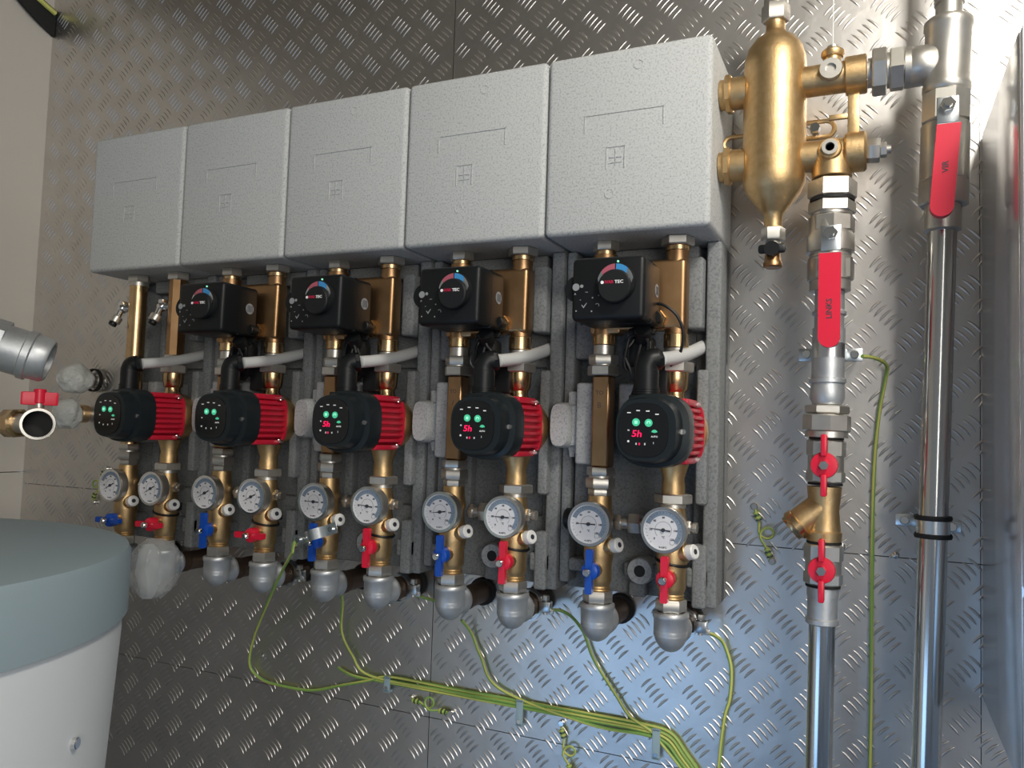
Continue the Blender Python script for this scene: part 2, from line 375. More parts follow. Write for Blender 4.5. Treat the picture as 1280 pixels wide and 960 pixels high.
# leftmost group: plain tubes
X4=-4*PITCH
t=thing('return_pipe','long round brass tube left of the leftmost pump','pipe',(X4+XL,-DA,1.40))
a=lambda z:V(X4+XL,DA,z)
m=MB(); m.hexn(a(1.782),a(1.7965),.0215); m.cyl(a(1.774),a(1.782),.019); put('top_nut',m,'nickel',t)
m=MB(); m.cyl(a(1.4492),a(1.774),.0175); put('tube',m,'brass',t)
m=MB(); m.hexn(a(1.4365),a(1.4492),.0215,rot=.2); m.cyl(a(1.432),a(1.4365),.0175); m.hexn(a(1.4175),a(1.4335),.0225,rot=.35); m.hexn(a(1.4065),a(1.4172),.0185,rot=.35); put('lower_union',m,'nickel',t)
t=thing('supply_pipe','angular brass tube with nuts feeding the leftmost pump','pipe',(X4+XR,-DA,1.40)); a=lambda z:V(X4+XR,DA,z)
m=MB(); m.hexn(a(1.781),a(1.7965),.0225); put('top_nut',m,'nickel',t)
m=MB(); m.lathe(a(1.63),(0,0,1),[(0,.0175),(.151,.0175)],8,rot=.2); put('tube',m,'copper',t)
m=MB(); m.hexn(a(1.6165),a(1.63),.0205); m.cyl(a(1.609),a(1.6165),.018); m.hexn(a(1.594),a(1.609),.0265,rot=.15); put('upper_union',m,'nickel',t)
m=MB(); m.lathe(a(1.5525),(0,0,1),[(0,.0175),(.006,.0145),(.012,.0145),(.016,.018),(.034,.0195),(.0415,.0195)],24); put('upper_neck',m,'brass',t)
m=MB(); m.lathe(a(1.416),(0,0,1),[(0,.017),(.012,.017),(.022,.0155),(.045,.0225)],24); put('lower_neck',m,'brassc',t)
m=MB(); m.hexn(a(1.4015),a(1.416),.0275,rot=.2); m.cyl(a(1.396),a(1.4015),.019); put('lower_nut',m,'nickel',t)
# bleed valves on the leftmost tubes
def bleed(x,label):
    t=thing('drain_valve',label,'valve',(x-.018,-DA,1.69),'chrome angle valves on the leftmost tubes')
    s=Vector((x-.0165,-DA-.004,1.728)); 
    m=MB(); m.cyl(s,s+Vector((-.010,-.004,0)),.0085); m.sphere(s+Vector((-.016,-.006,0)),.0105); m.hexn(s+Vector((-.014,-.006,.006)),s+Vector((-.014,-.006,.014)),.009); m.cyl(s+Vector((-.016,-.008,0)),s+Vector((-.019,-.014,-.018)),.0065); put('valve_body',m,'chrome',t)
    m=MB(); q=s+Vector((-.019,-.014,-.018)); m.cyl(q,q+Vector((-.003,-.006,-.013)),.0115,c=.0015,n=20); put('knurled_cap',m,'nickel',t)
    m=MB(); m.cyl(q+Vector((-.003,-.006,-.013)),q+Vector((-.0045,-.009,-.019)),.008,c=.001); put('black_stopper',m,'black',t)
bleed(X4+XL,'small chrome angle valve on the long round tube at the far left'); bleed(X4+XR+.001,'small chrome angle valve on the angular tube, right of its twin')

# ================================================================ PUMPS
def pump():
    cx,cz=XR,1.507
    t=thing('circulation_pump','','pump',(cx,-.10,cz-.046),'red and black circulation pumps in a row')
    m=MB(); m.lathe(V(cx,.098,cz),(0,-1,0),[(0,.036),(.006,.046),(.03,.049),(.036,.0475)],40); put('volute',m,'brassc',t)
    m=MB(); m.loft([(.134,cx,cz,.046,.046,4),(.139,cx,cz,.046,.046,4),(.139,cx,cz,.039,.041,3.5),(.2,cx,cz,.038,.040,3.5)],40)
    for q in range(-4,5):
        z=cz+q*.0098; hw=.0455*(1-(abs(q)/5.6)**4)
        m.box(cx-hw,cx+hw,.137,.203,z-.0026,z+.0026,.0012)
    m.box(cx-.036,cx+.036,.137,.203,cz-.0455,cz-.036,.003); m.box(cx-.036,cx+.036,.137,.203,cz+.036,cz+.0455,.003)
    put('motor_housing',m,'red',t)
    for sx in (-1,1):
        for sz in (-1,1):
            b=MB(); b.cyl(V(cx+sx*.035,.136,cz+sz*.0365),V(cx+sx*.035,.1475,cz+sz*.0365),.0034,n=12); 
            b.cyl(V(cx+sx*.0385,.139,cz+sz*.0385),V(cx+sx*.0385,.146,cz+sz*.0385),.004,n=6); put('screw',b,'chrome',t)
    hx=cx-.004
    m=MB(); m.loft([(.200,hx,cz,.044,.046,3.2),(.203,hx,cz,.049,.0495,2.9),(.226,hx,cz,.0515,.051,2.7),(.238,hx,cz,.050,.049,2.7),(.240,hx-.003,cz,.0445,.045,2.6),(.250,hx-.003,cz,.0435,.044,2.6),(.263,hx-.003,cz,.0405,.041,2.8)],48)
    h=put('control_head',m,'headp',t,ang=30)
    px=hx-.003
    m=MB(); m.loft([(.2625,px-.003,cz,.034,.036,2.8),(.2645,px-.003,cz,.0335,.0355,2.8)],40); pn=put('display_panel',m,'panel',h)
    m=MB(); m.cyl(V(px-.0125,.2645,cz+.010),V(px-.0125,.2652,cz+.010),.0052); m.cyl(V(px+.0045,.2645,cz+.0095),V(px+.0045,.2652,cz+.0095),.0052); put('button',m,'green',pn)
    m=MB(); m.box(px-.0145,px-.0105,.2651,.2656,cz+.008,cz+.012,0); m.ring(px+.0045,.2651,cz+.0095,.0014,.0026,.0005,None,-.5,3.8); put('button_symbols',m,'greenc',pn)
    m=MB(); m.text('5h',px-.0115,.2648,cz-.0055,.0092,None,ax=1.15,shear=.12); m.text('0',px-.0075,.2648,cz-.0188,.0035,None); put('red_digits',m,'led',pn)
    m=MB(); m.ring(px+.0125,.2646,cz-.0035,.0,.0042,.0004,None,.25,PI-.25,12); put('mode_lamp',m,'green',pn)
    m=MB()
    for x,z in ((-.0225,.0225),(-.010,.0255),(.003,.025),(.0155,.021)): m.box(px+x-.0024,px+x+.0024,.2645,.2648,cz+z-.0007,cz+z+.0007,0)
    m.text('AUTO',px+.0125,.2647,cz-.0085,.0024,None); m.cyl(V(px-.0225,.2645,cz-.0155),V(px-.0225,.2649,cz-.0155),.0015,n=12)
    m.text('M',px-.0225,.2647,cz-.001,.0024,None); m.text('8',px-.0118,.2647,cz-.0188,.003,None); m.text('8',px+.0,.2647,cz-.0188,.003,None); m.text('I',px+.0115,.2647,cz-.017,.003,None)
    put('panel_print',m,'whitep',pn)
    m=MB(); m.cyl(V(hx+.0425,.233,cz-.001),V(hx+.0425,.2415,cz-.001),.0034,n=14); m.cyl(V(hx-.0445,.235,cz-.002),V(hx-.0445,.2415,cz-.002),.003,n=14); put('head_screw',m,'chrome',h)
    # plug
    q=Vector((cx-.020,-.213,cz+.044))
    m=MB(); m.box(q.x-.02,q.x+.02,.197,.233,q.z-.006,q.z+.004,.002)
    for i in range(4): m.cyl(q+Vector((0,0,.002+i*.0035)),q+Vector((0,0,.0045+i*.0035)),.0180)
    m.cyl(q,q+Vector((0,0,.040)),.0165,c=.001)
    m.tube([q+Vector((0,0,.034)),q+Vector((0,0,.044)),q+Vector((.004,.001,.053)),q+Vector((.013,.006,.056))],.0168,16,rf=lambda i,n:1-.12*i/n)
    m.hexn(q+Vector((.004,.003,.0535)),q+Vector((.016,.012,.0565)),.0155,n=8)
    put('power_connector',m,'black',t)
    return t
def hose():
    t=MB(); s=Vector((XR-.0045,-.2,1.6065)); e=Vector((-.2365,-.045,1.646))
    pts=[s+(e-s)*(i/10)+Vector((0,-.010*math.sin(PI*i/10)*0-.012*math.sin(PI*i/10)*.5,-.006*math.sin(PI*i/10))) for i in range(11)]
    t.tube(pts,.0098,16,res=9,rf=lambda i,n:1+.05*(i%2)); return put('cable_conduit',t,'hose',None,loc=s,ang=70)
pu=pump(); ho=hose(); tag(ho,'','conduit','pale corrugated conduits from the pumps')
PL=['red circulation pump with black head showing red digits, rightmost of five','red circulation pump with lit red digits, second from the right','red circulation pump with lit red digits, middle of the five',
    'red circulation pump without red digits, second from the left','red circulation pump without red digits, far left']
for k in range(5):
    if k==0: pu['label']=PL[0]; ho['label']='pale corrugated conduit from the plug of the rightmost pump'
    else:
        n=dup(pu,-PITCH*k,PL[k],skip=('red_digits',) if k>=3 else ()); dup(ho,-PITCH*k,'pale corrugated conduit from the plug of the %s pump'%POS[k])
# black cable tangles
for k in range(4):
    rnd=random.Random(10+k); m=MB(); cx=-.338-PITCH*k+.022
    for q in range(4):
        pts=[]; ph=rnd.random()*6
        for i in range(15):
            a=ph+i*PI/5; pts.append(V(cx+.017*math.cos(a)+rnd.uniform(-.004,.004),.158+.010*math.sin(a*.7+q)+q*.003,1.614+.033*math.sin(a)+rnd.uniform(-.004,.004)))
        m.tube(pts,.0026,7,res=4)
    m.tube([V(cx+.004,.16,1.655),V(cx+.006,.17,1.64),V(cx-.002,.172,1.60),V(cx-.003,.165,1.575),V(cx-.018,.155,1.54)],.0026,7)
    m.cyl(V(cx-.004,.150,1.588),V(cx-.004,.172,1.588),.011,n=20); m.box(cx-.020,cx+.020,.135,.165,1.585,1.645,.008); m.box(cx+.012,cx+.040,.118,.150,1.560,1.605,.003); m.cyl(V(cx+.022,.165,1.612),V(cx+.022,.177,1.608),.010,n=18); m.cyl(V(cx+.006,.165,1.64),V(cx+.010,.18,1.652),.012,n=18)
    m.box(cx-.02,cx+.02,.146,.152,1.648,1.6585,.002)
    o=put('cable_bundle',m,'black',None,loc=V(cx,.15,1.57)); tag(o,'tangled black cable bundle above the %s pump, under its actuator'%POS[k],'cable','black cable bundles under the actuators')
m=MB(); m.tube([V(-.300,.165,1.688),V(-.283,.168,1.690),V(-.262,.166,1.675),V(-.252,.162,1.650),V(-.256,.158,1.622),V(-.272,.150,1.602)],.0022,8)
o=put('sensor_cable',m,'black',None,loc=V(-.30,.165,1.69)); tag(o,'thin black cable arching over the supply pipe beside the rightmost actuator','cable')

# ================================================================ LOWER VALVES
def bfly(m,x,d,z,s=1):
    for sg in (1,-1):
        m.poly([(x-.005*s,z+sg*.004),(x+.0045*s,z+sg*.004),(x+.0055*s,z+sg*.030*s),(x+.004*s,z+sg*.0325*s),(x-.004*s,z+sg*.0325*s),(x-.0055*s,z+sg*.030*s)],d+.002,d+.011)
    m.lathe(V(x,d-.010,z),(0,-1,0),[(0,.0125*s),(.012,.0135*s),(.017,.0125*s),(.019,.0085*s)],24)
def ballv(x,hm,red):
    t=thing('ball_valve','','ball valve',(x,-DA,1.248)); a=lambda z:V(x,DA,z)
    top=1.396 if red else 1.4065
    m=MB(); m.lathe(a(1.264),(0,0,1),[(0,.0175),(.002,.019),(.004,.0175),(.006,.019),(.008,.0175),(.012,.019),(.016,.0205),(.040,.0205),(.052,.0225),(.075,.022),(.092,.0185),(.104,.0185),(.112,.021),(.122,.0185),(top-1.264,.0175)],28)
    # angled side boss for the white cap and hub toward the room
    m.cyl(V(x+.006,DA+.004,1.328),V(x+.0245,DA+.008,1.334),.0125,c=.001); m.cyl(a(1.368),V(x,DA+.018,1.368),.012)
    m.cyl(V(x,DA+.01,1.297),V(x,.152,1.297),.012)
    put('valve_body',m,'brassc',t)
    m=MB(); m.cyl(V(x+.024,DA+.008,1.3335),V(x+.0365,DA+.013,1.3365),.0108,c=.0015,n=18); cp=put('white_cap',m,'white',t)
    m=MB(); e=Vector((.0125,-.005,.003)).normalized(); p=V(x+.0365,DA+.013,1.3365)-e*.0004; m.cyl(p,p+e*.0008,.004,n=12); put('cap_socket',m,'ink',cp)
    m=MB(); m.hexn(a(1.2465),a(1.264),.0225,rot=.25); put('bottom_nut',m,'nickel',t)
    if red:
        m=MB(); m.tube([V(x+.0235*math.cos(q*PI/8),DA+.0235*math.sin(q*PI/8),1.317-.004*math.cos(q*PI/8)) for q in range(17)],.0022,6,res=2); m.box(x+.018,x+.0265,.11,.122,1.3225,1.338,.002); put('cable_tie',m,'black',t)
        m=MB(); s=V(x+.018,DA-.004,1.368); m.hexn(s,s+Vector((.008,0,0)),.0105); m.cyl(s,s+Vector((.017,0,0)),.006); m.cyl(s+Vector((.011,0,.0)),s+Vector((.017,0,0)),.008); put('test_nipple',m,'nickel',t)
    o=MB(); bfly(o,x-.001,.158,1.297); hd=put('handle',o,hm,t,loc=V(x-.001,.158,1.297))
    o=MB(); o.cyl(V(x-.001,.172,1.297),V(x-.001,.1795,1.297),.0058,c=.001,n=20); o.hexn(V(x-.001,.179,1.297),V(x-.001,.181,1.297),.004); put('handle_screw',o,'chrome',hd)
    return t
def gauge(x):
    z=1.366;t=thing('thermometer','','thermometer',(x,-.142,z-.033),'round dial thermometers on the valves')
    m=MB(); m.lathe(V(x,.144,z),(0,-1,0),[(0,.028),(.002,.0325),(.016,.0335),(.0185,.0325),(.0185,.0295),(.0165,.029)],48,caps=True); put('case',m,'nickel',t)
    m=MB(); m.cyl(V(x,.1606,z),V(x,.1616,z),.0291,n=48,m='dial'); m.ring(x,.1616,z,.0205,.0275,.0002,'inkb',-.75,PI-.35,40)
    for i in range(25):
        a=math.radians(225-i*270/24); m.box(0,0,0,0,0,0) if 0 else None
        r0=.0235; r1=.0262 if i%2==0 else .0250
        ca,sa=math.cos(a),math.sin(a); wd=.00022
        m.add([(x+r*ca+s*wd*sa,-.1620,z+r*sa-s*wd*ca) for r,s in ((r0,-1),(r0,1),(r1,1),(r1,-1))],[(0,1,2,3)],'ink')
    for i,s in enumerate(('0','20','40','60','80','100','120')):
        a=math.radians(225-i*45); m.text(s,x+.0178*math.cos(a),.1618,z+.0178*math.sin(a),.0030,'ink')
    m.ring(x,.1616,z,.0118,.0121,.0003,'ink',math.radians(-45),math.radians(225),40); m.text('°C',x,.1618,z-.010,.003,'ink'); m.ring(x+.013,.1616,z-.0165,.0034,.0037,.0003,'ink')
    m.text('0-120°C',x,.1618,z-.0245,.0024,'ink'); put('dial_face',m,'dial',t)
    m=MB(); m.poly([(x-.020,z-.0001),(x-.004,z-.0007),(x+.0105,z-.0011),(x+.0105,z+.0011),(x-.004,z+.0007),(x-.020,z+.0001)],.1622,.1628); m.cyl(V(x,.1615,z),V(x,.1642,z),.0027,n=18); put('needle',m,'ink',t,loc=V(x,.162,z))
    m=MB(); m.ring(x,.1605,z,.0285,.0325,.0028,None); put('bezel',m,'chrome',t)
    return t
bb=ballv(XL,'blueh',False); br=ballv(XR,'redh',True)
XG={0:XL-.005,1:XR-.005}
gg=gauge(XL-.005)
# needle angle: rotation about Y, positive lifts the pointing (left) end
NA={(0,1):5,(0,0):0,(1,1):1,(1,0):-8,(2,1):6,(2,0):2,(3,1):-26,(3,0):-27,(4,1):-28,(4,0):-26}
for k in range(5):
    for side,src,c in ((0,bb,'blue'),(1,br,'red')):
        horiz=(k==4) or (k==3 and side==1)
        o=src if k==0 else dup(src,-PITCH*k,'')
        o['label']='brass ball valve with %s %s handle under the %s pump group'%(c,'horizontal' if horiz else 'upright',POS[k]); o['group']='ball valves with %s handles'%c
        h=child(o,'handle')
        if horiz: h.rotation_euler=(0,PI/2,0)
        g_=gg if (k==0 and side==0) else dup(gg,-PITCH*k+(XR-XL)*side,'')
        g_['label']='round white dial thermometer above the %s valve handle, %s pump group'%(c,POS[k])
        child(g_,'needle').rotation_euler=(0,math.radians(NA[(k,side)]),0)
        if horiz: pass
# bypass valves between the columns
def bypass():
    t=thing('bypass_valve','','bypass valve',(XL,-.10,1.355),'bypass valves between return and supply pipes')
    a=lambda x:V(x,.108,1.366)
    m=MB(); m.hexn(a(-.360),a(-.352),.013); m.cyl(a(-.353),a(-.338),.009); m.hexn(a(-.340),a(-.322),.0165); m.cyl(a(-.322),a(-.288),.0085); put('connector',m,'nickel',t)
    m=MB(); m.cyl(a(-.443),a(-.422),.0165,c=.002); m.cyl(a(-.424),a(-.404),.012); put('black_knob',m,'black',t)
    m=MB(); m.cyl(a(-.405),a(-.3995),.014); put('brass_collar',m,'brass',t)
    return t
by=bypass()
for k in range(5):
    l='horizontal bypass fitting with black knob behind the %s pair of thermometers'%POS[k]
    if k==0: by['label']=l
    else: dup(by,-PITCH*k,l)
def elbow(x,lab=''):
    t=thing('pipe_elbow',lab,'pipe elbow',(x,-DA,1.188),'galvanised elbows under the ball valves'); Z=1.2155
    m=MB(); m.lathe(V(x,DA,1.212),(0,0,1),[(0,.0245),(.024,.0245),(.026,.0262),(.0325,.0262),(.034,.024),(.034,.0205),(.028,.0205)],36)
    m.sphere(V(x,DA,Z+.003),.0246,None,(1,1,1.24),36,20)
    m.lathe(V(x,DA,Z+.001),(0,1,0),[(0,.0215),(.026,.0215),(.028,.0245),(.033,.0245),(.035,.020)],36)
    put('elbow_body',m,'galv',t,ang=60)
    m=MB(); m.cyl(V(x,DA,1.244),V(x,DA,1.2465),.0165); put('nipple',m,'nickel',t)
    m=MB(); m.cyl(V(x,.09,Z-.001),V(x,.002,Z-.001),.0190)
    for i in range(6): m.cyl(V(x,.088-i*.0035,Z-.001),V(x,.0862-i*.0035,Z-.001),.0205)
    put('threaded_pipe',m,'brown',t)
    m=MB(); m.cyl(V(x,.001,Z-.001),V(x,.012,Z-.001),.0245,c=.002); put('wall_socket',m,'rubber',t)
    return t
eb=elbow(XL)
for k in range(5):
    for side in (0,1):
        o=eb if (k==0 and side==0) else dup(eb,-PITCH*k+(XR-XL)*side,'')
        o['label']='galvanised elbow below the %s ball valve of the %s pump group'%('red' if side else 'blue',POS[k])
        if k==4: o['label']=o['label'].replace('below','wrapped in film below')
# earthing clamps round the horizontal pipes
def clamp(x,name):
    t=thing('earthing_clamp','','pipe clamp',(x,-.056,1.1945),'steel earthing clamps on the elbow pipes'); z=1.2145
    m=MB(); m.lathe(V(x,.066,z),(0,1,0),[(0,.0235),(0,.0260),(.012,.0260),(.012,.0235)],28,caps=False); m.box(x+.020,x+.040,.052,.066,z-.009,z+.009,.002); put('clamp_band',m,'zinc',t)
    m=MB(); m.cyl(V(x+.030,.059,z-.013),V(x+.030,.059,z+.015),.0038,n=12); m.hexn(V(x+.030,.059,z+.010),V(x+.030,.059,z+.018),.0065); m.box(x+.030,x+.044,.0565,.0605,z-.012,z-.003,.001); put('clamp_screw',m,'nickel',t)
    return t
cl=clamp(XR,0); cl['label']='steel earthing clamp with screw beside the rightmost red-handled elbow'
for k in (1,2,3): dup(cl,-PITCH*k,'steel earthing clamp with screw beside the red-handled elbow, %s pump group'%POS[k])

# ================================================================ HYDRAULIC SEPARATOR
sx,sd=-.135,.12
t=thing('hydraulic_separator','tall brass vessel with side ports, right of the grey foam covers','separator vessel',V(sx,sd,1.80))
m=MB()
m.lathe(V(sx,sd,1.802),(0,0,1),[(0,.0125),(.018,.013),(.022,.016),(.050,.037),(.062,.0425),(.075,.0435),(.225,.0435),(.245,.0425),(.262,.038),(.275,.029),(.284,.017),(.290,.0135),(.303,.0135)],44)
put('vessel',m,'brassc',t,ang=50)
for z in (2.007,1.898):
    m=MB(); m.cyl(V(sx-.038,sd,z),V(sx-.067,sd,z),.0235,c=.001); m.hexn(V(sx-.060,sd,z),V(sx-.0695,sd,z),.0285,n=8,rot=.2); m.cyl(V(sx-.0695,sd,z),V(sx-.0765,sd,z),.022); put('left_port',m,'brassc',t)
m=MB(); z=2.009; m.cyl(V(sx+.036,sd,z),V(-.040,sd,z),.0215); m.cyl(V(-.041,sd,z),V(-.013,sd,z+.0005),.0265,c=.0015)
m.cyl(V(-.0575,sd,z+.015),V(-.0575,sd,z+.034),.0115); m.lathe(V(-.0575,sd,z+.030),(0,0,1),[(0,.0135),(.003,.0155),(.008,.0155),(.011,.0125)],20); put('upper_arm',m,'brassc',t)
m=MB(); z=1.900; m.cyl(V(sx+.036,sd,z),V(-.040,sd,z),.0215); m.cyl(V(-.041,sd,z),V(-.013,sd,z),.0275,c=.003)
m.cyl(V(-.0575,sd,z),V(-.0575,sd,1.8655),.0265,c=.001); put('lower_arm',m,'brassc',t)
m=MB(); m.box(-.0375,-.0225,sd-.004,sd+.004,1.926,1.984,.001); m.box(-.062,-.0375,sd-.003,sd+.003,1.949,1.956,.001); put('tie_bar',m,'brassc',t)
def loop(x0,x1,z,h,r=.0035):
    m=MB(); pts=[V(x0,.085,z+h),V((x0+x1)/2,.085,z+h)]
    e=x1-math.copysign(h,x1-x0)
    for i in range(9):
        a=PI/2-PI*i/8; pts.append(V(e+math.copysign(h,x1-x0)*math.cos(a),.085,z+h*math.sin(a)))
    pts+= [V((x0+x1)/2,.085,z-h),V(x0,.085,z-h)]; m.tube(pts,r,8,res=2); return m
m=loop(-.18,-.212,1.944,.011); put('left_lug',m,'brassc',t); m=loop(-.10,-.056,1.951,.0115); put('right_lug',m,'brassc',t)
m=MB(); m.hexn(V(-.082,.078,1.951),V(-.082,.098,1.951),.0075); m.cyl(V(-.082,.002,1.951),V(-.082,.079,1.951),.004); put('fixing_bolt',m,'chrome',t)
m=MB(); m.lathe(V(-.0585,sd+.016,2.012),(0,-1,0),[(0,.014),(.010,.0155),(.014,.0145),(.014,.007),(.010,.0065)],24); put('front_plug',m,'nickel',t)
m=MB(); m.lathe(V(-.0585,sd+.016,1.900),(0,-1,0),[(0,.014),(.010,.0155),(.013,.0135)],24,'brassc' if 0 else None); put('sensor_boss',m,'brassc',t)
m=MB(); m.lathe(V(-.0585,sd+.028,1.900),(0,-1,0),[(0,.011),(.007,.0105),(.007,.006),(.001,.0055)],24); put('sensor_socket',m,'nickel',t)
m=MB(); m.hexn(V(-.013,sd,1.900),V(.004,sd,1.899),.0165); m.hexn(V(.004,sd,1.899),V(.012,sd,1.899),.0105); m.cyl(V(.012,sd,1.899),V(.017,sd,1.899),.006); put('end_plug',m,'nickel',t)
m=MB(); m.cyl(V(-.0575,sd,2.050),V(-.0575,sd,2.056),.008,c=.001); put('vent_screw',m,'nickel',t)
m=MB(); m.hexn(V(sx,sd,2.105),V(sx,sd,2.130),.020); m.cyl(V(sx,sd,2.128),V(sx,sd,2.17),.017); m.hexn(V(sx,sd,2.150),V(sx,sd,2.17),.021); put('top_nut',m,'nickel',t)
t=thing('drain_cock','small drain cock with black wing knob hanging under the brass vessel','drain cock',V(sx,sd,1.735))
m=MB(); m.hexn(V(sx,sd,1.7835),V(sx,sd,1.8015),.0165); m.sphere(V(sx,sd,1.777),.011); put('cock_body',m,'nickel',t)
m=MB(); m.box(sx-.019,sx+.019,sd+.006,sd+.016,1.763,1.776,.004); m.cyl(V(sx,sd,1.769),V(sx,sd+.018,1.769),.0105); put('wing_knob',m,'black',t)
m=MB(); m.lathe(V(sx,sd,1.744),(0,0,1),[(0,.0115),(.002,.0135),(.007,.0135),(.010,.0115),(.022,.0105),(.028,.008)],24); put('outlet',m,'copper',t)
m=MB(); m.tube([V(-.0575,sd,2.0565),V(-.0572,sd,2.15),V(-.057,sd,2.35),V(-.057,sd,2.6485)],.0008,6,res=1); o=put('thin_cord',m,'white',None,loc=V(-.0575,sd,2.0565)); tag(o,'thin pale cord rising from the vent on top of the brass arm','cord')

# ================================================================ RIGHT HEADER (tee, valve, pipe)
def pr(z): return V(.0865-(2.07-z)*.027,.12,z)          # axis of the right-hand pipe
m_=lambda:MB()
t=thing('pipe_tee','silvery tee at the top right, fed by two hex nuts','pipe tee',pr(1.955))
m=MB(); m.lathe(pr(1.966),(pr(2.06)-pr(1.966)),[(0,.027),(.003,.0295),(.010,.0295),(.013,.028),(.086,.028),(.089,.030),(.097,.030),(.1,.027)],36); m.cyl(V(.072,.12,2.009),V(.040,.12,2.009),.0265,c=.001); put('tee_body',m,'nickel',t,ang=50)
m=MB(); z=2.009; m.cyl(V(-.0125,.12,z),V(-.006,.12,z),.020); m.hexn(V(-.007,.12,z),V(.012,.12,z),.0315,rot=.2); m.cyl(V(.012,.12,z),V(.015,.12,z),.024); m.hexn(V(.015,.12,z),V(.0335,.12,z),.030,rot=.5); m.cyl(V(.0335,.12,z),V(.041,.12,z),.027); put('union_nuts',m,'nickel',t)
t=thing('vertical_pipe','steel pipe end leaving the tee upward at the top edge','pipe',pr(2.065))
m=MB(); m.cyl(pr(2.066),pr(2.095),.0165); m.cyl(pr(2.088),pr(2.648),.0185); put('pipe',m,'nickel',t)
def lever(t,x,z,top,bot,x2,d,txt,zt):
    m=MB(); m.box(x-.0125,x+.0125,d-.016,d-.012,z-.022,z+.012,.001); m.box(x-.0125,x+.0125,d-.014,d+.004,top-.002,top+.0015,0); m.cyl(V(x,.13,z),V(x,d-.005,z),.0075); put('stem_plate',m,'zinc',t)
    m=MB(); m.hexn(V(x,d-.012,z),V(x,d-.004,z),.0095); m.cyl(V(x,d-.004,z),V(x,d,z),.005); put('stem_nut',m,'chrome',t)
    m=MB(); w=.0135; n=10; xb=x2
    pts=[(x-w,top),(x+w,top),(xb+w,bot+w)]
    for i in range(1,n): a=-PI*i/n; pts.append((xb+w*math.cos(a),bot+w+w*math.sin(a)))
    pts.append((xb-w,bot+w)); m.poly(pts,d-.006,d+.007); b=put('lever_grip',m,'redh',t)
    if txt: m=MB(); m.text(txt,(x+xb)/2,d+.0071,zt,.0075,None,ang=-PI/2); put('grip_mark',m,'redp' if 0 else 'ink',b)
    return b
t=thing('lever_ball_valve','large ball valve with a long red lever hanging down on the right pipe','ball valve',pr(1.79))
m=MB(); m.hexn(pr(1.925),pr(1.966),.0305,rot=.3,n=8); m.cyl(pr(1.845),pr(1.925),.0295,c=.003); m.hexn(pr(1.815),pr(1.85),.0305,n=8); m.cyl(pr(1.786),pr(1.816),.022); m.lathe(pr(1.780),(0,0,1),[(0,.019),(.002,.0225),(.007,.0225),(.009,.020)],28); put('valve_body',m,'nickel',t)
lever(t,.0815,1.930,1.9000,1.7830,.0735,.185,'VIR',1.845)
t=thing('vertical_pipe','long polished steel pipe running down at the right','pipe',pr(.6))
m=MB(); m.cyl(pr(1.780),pr(.0),.0175,n=36); put('pipe',m,'inox',t)
def strap(x,z,d,r,w,lab,ears,rub=True):
    t=thing('pipe_clamp',lab,'pipe clamp',V(x,.004,z-.01))
    m=MB(); m.lathe(V(x,d,z-w/2),(0,0,1),[(0,r),(0,r+.002),(w,r+.002),(w,r)],32,caps=False)
    for e,dz in ears:
        s_=1 if e>0 else -1
        m.box(min(x+s_*(r-.002),x+e),max(x+s_*(r-.002),x+e),d-.05,d-.047,z-w*.45+dz,z+w*.45+dz,.001)
        m.box(x+s_*(r-.001)-.0015,x+s_*(r-.001)+.0015,d-.05,d,z-w*.45,z+w*.45,.0005)
    put('strap',m,'zinc',t)
    for e,dz in ears:
        s_=1 if e>0 else -1
        b=MB(); b.cyl(V(x+e-s_*.011,d-.048,z+dz),V(x+e-s_*.011,d-.041,z+dz),.006,c=.001,n=16); b.cyl(V(x+e-s_*.011,.001,z+dz),V(x+e-s_*.011,d-.05,z+dz),.003,n=10); put('screw',b,'chrome',t)
    if rub:
        for zz in (z-w/2-.005,z+w/2):
            b=MB(); b.lathe(V(x,d,zz),(0,0,1),[(0,r-.0005),(0,r+.004),(.003,r+.005),(.006,r+.004),(.006,r-.0005)],32,caps=False); put('rubber_lining',b,'rubber',t)
P=pr(1.393); strap(P.x,1.393,.12,.0178,.018,'steel pipe clamp with black rubber edges on the right pipe',((-.043,.003),(.036,-.002)))
# ---------------------------------------------------------------- middle riser
def pm(z): return V(-.0565-(1.86-z)*.0145,.12,z)
t=thing('union_fitting','stack of hex union nuts under the brass separator arm','pipe fitting',pm(1.80))
m=MB(); m.hexn(pm(1.8365),pm(1.862),.0325,rot=.2); put('upper_nut',m,'nickel',t); m=MB(); m.cyl(pm(1.832),pm(1.8365),.0295); put('gasket',m,'rubber',t)
m=MB(); m.hexn(pm(1.815),pm(1.8322),.0315,rot=.2); m.cyl(pm(1.812),pm(1.815),.027); put('lower_nut',m,'nickel',t)
t=thing('lever_ball_valve','ball valve with a red lever under the union nuts of the middle pipe','ball valve',pm(1.705))
m=MB(); m.lathe(pm(1.707),(0,0,1),[(0,.022),(.0,.027),(.014,.027),(.015,.0295),(.045,.0295),(.047,.0275),(.052,.0275),(.054,.0315),(.076,.0315),(.08,.029),(.104,.0275)],36); m.hexn(pm(1.722),pm(1.75),.031,rot=.2,n=8); m.hexn(pm(1.788),pm(1.811),.0305,n=8); put('valve_body',m,'nickel',t)
lever(t,-.0555,1.775,1.7455,1.6215,-.0560,.185,'LINKS',1.672)
t=thing('vertical_pipe','short press-fitted steel pipe behind the red lever','pipe',pm(1.55))
m=MB(); m.cyl(pm(1.553),pm(1.7065),.0195,n=32); m.lathe(pm(1.672),(0,0,1),[(0,.0195),(.002,.0225),(.006,.0225),(.008,.0195)],28); m.cyl(pm(1.57),pm(1.655),.0215)
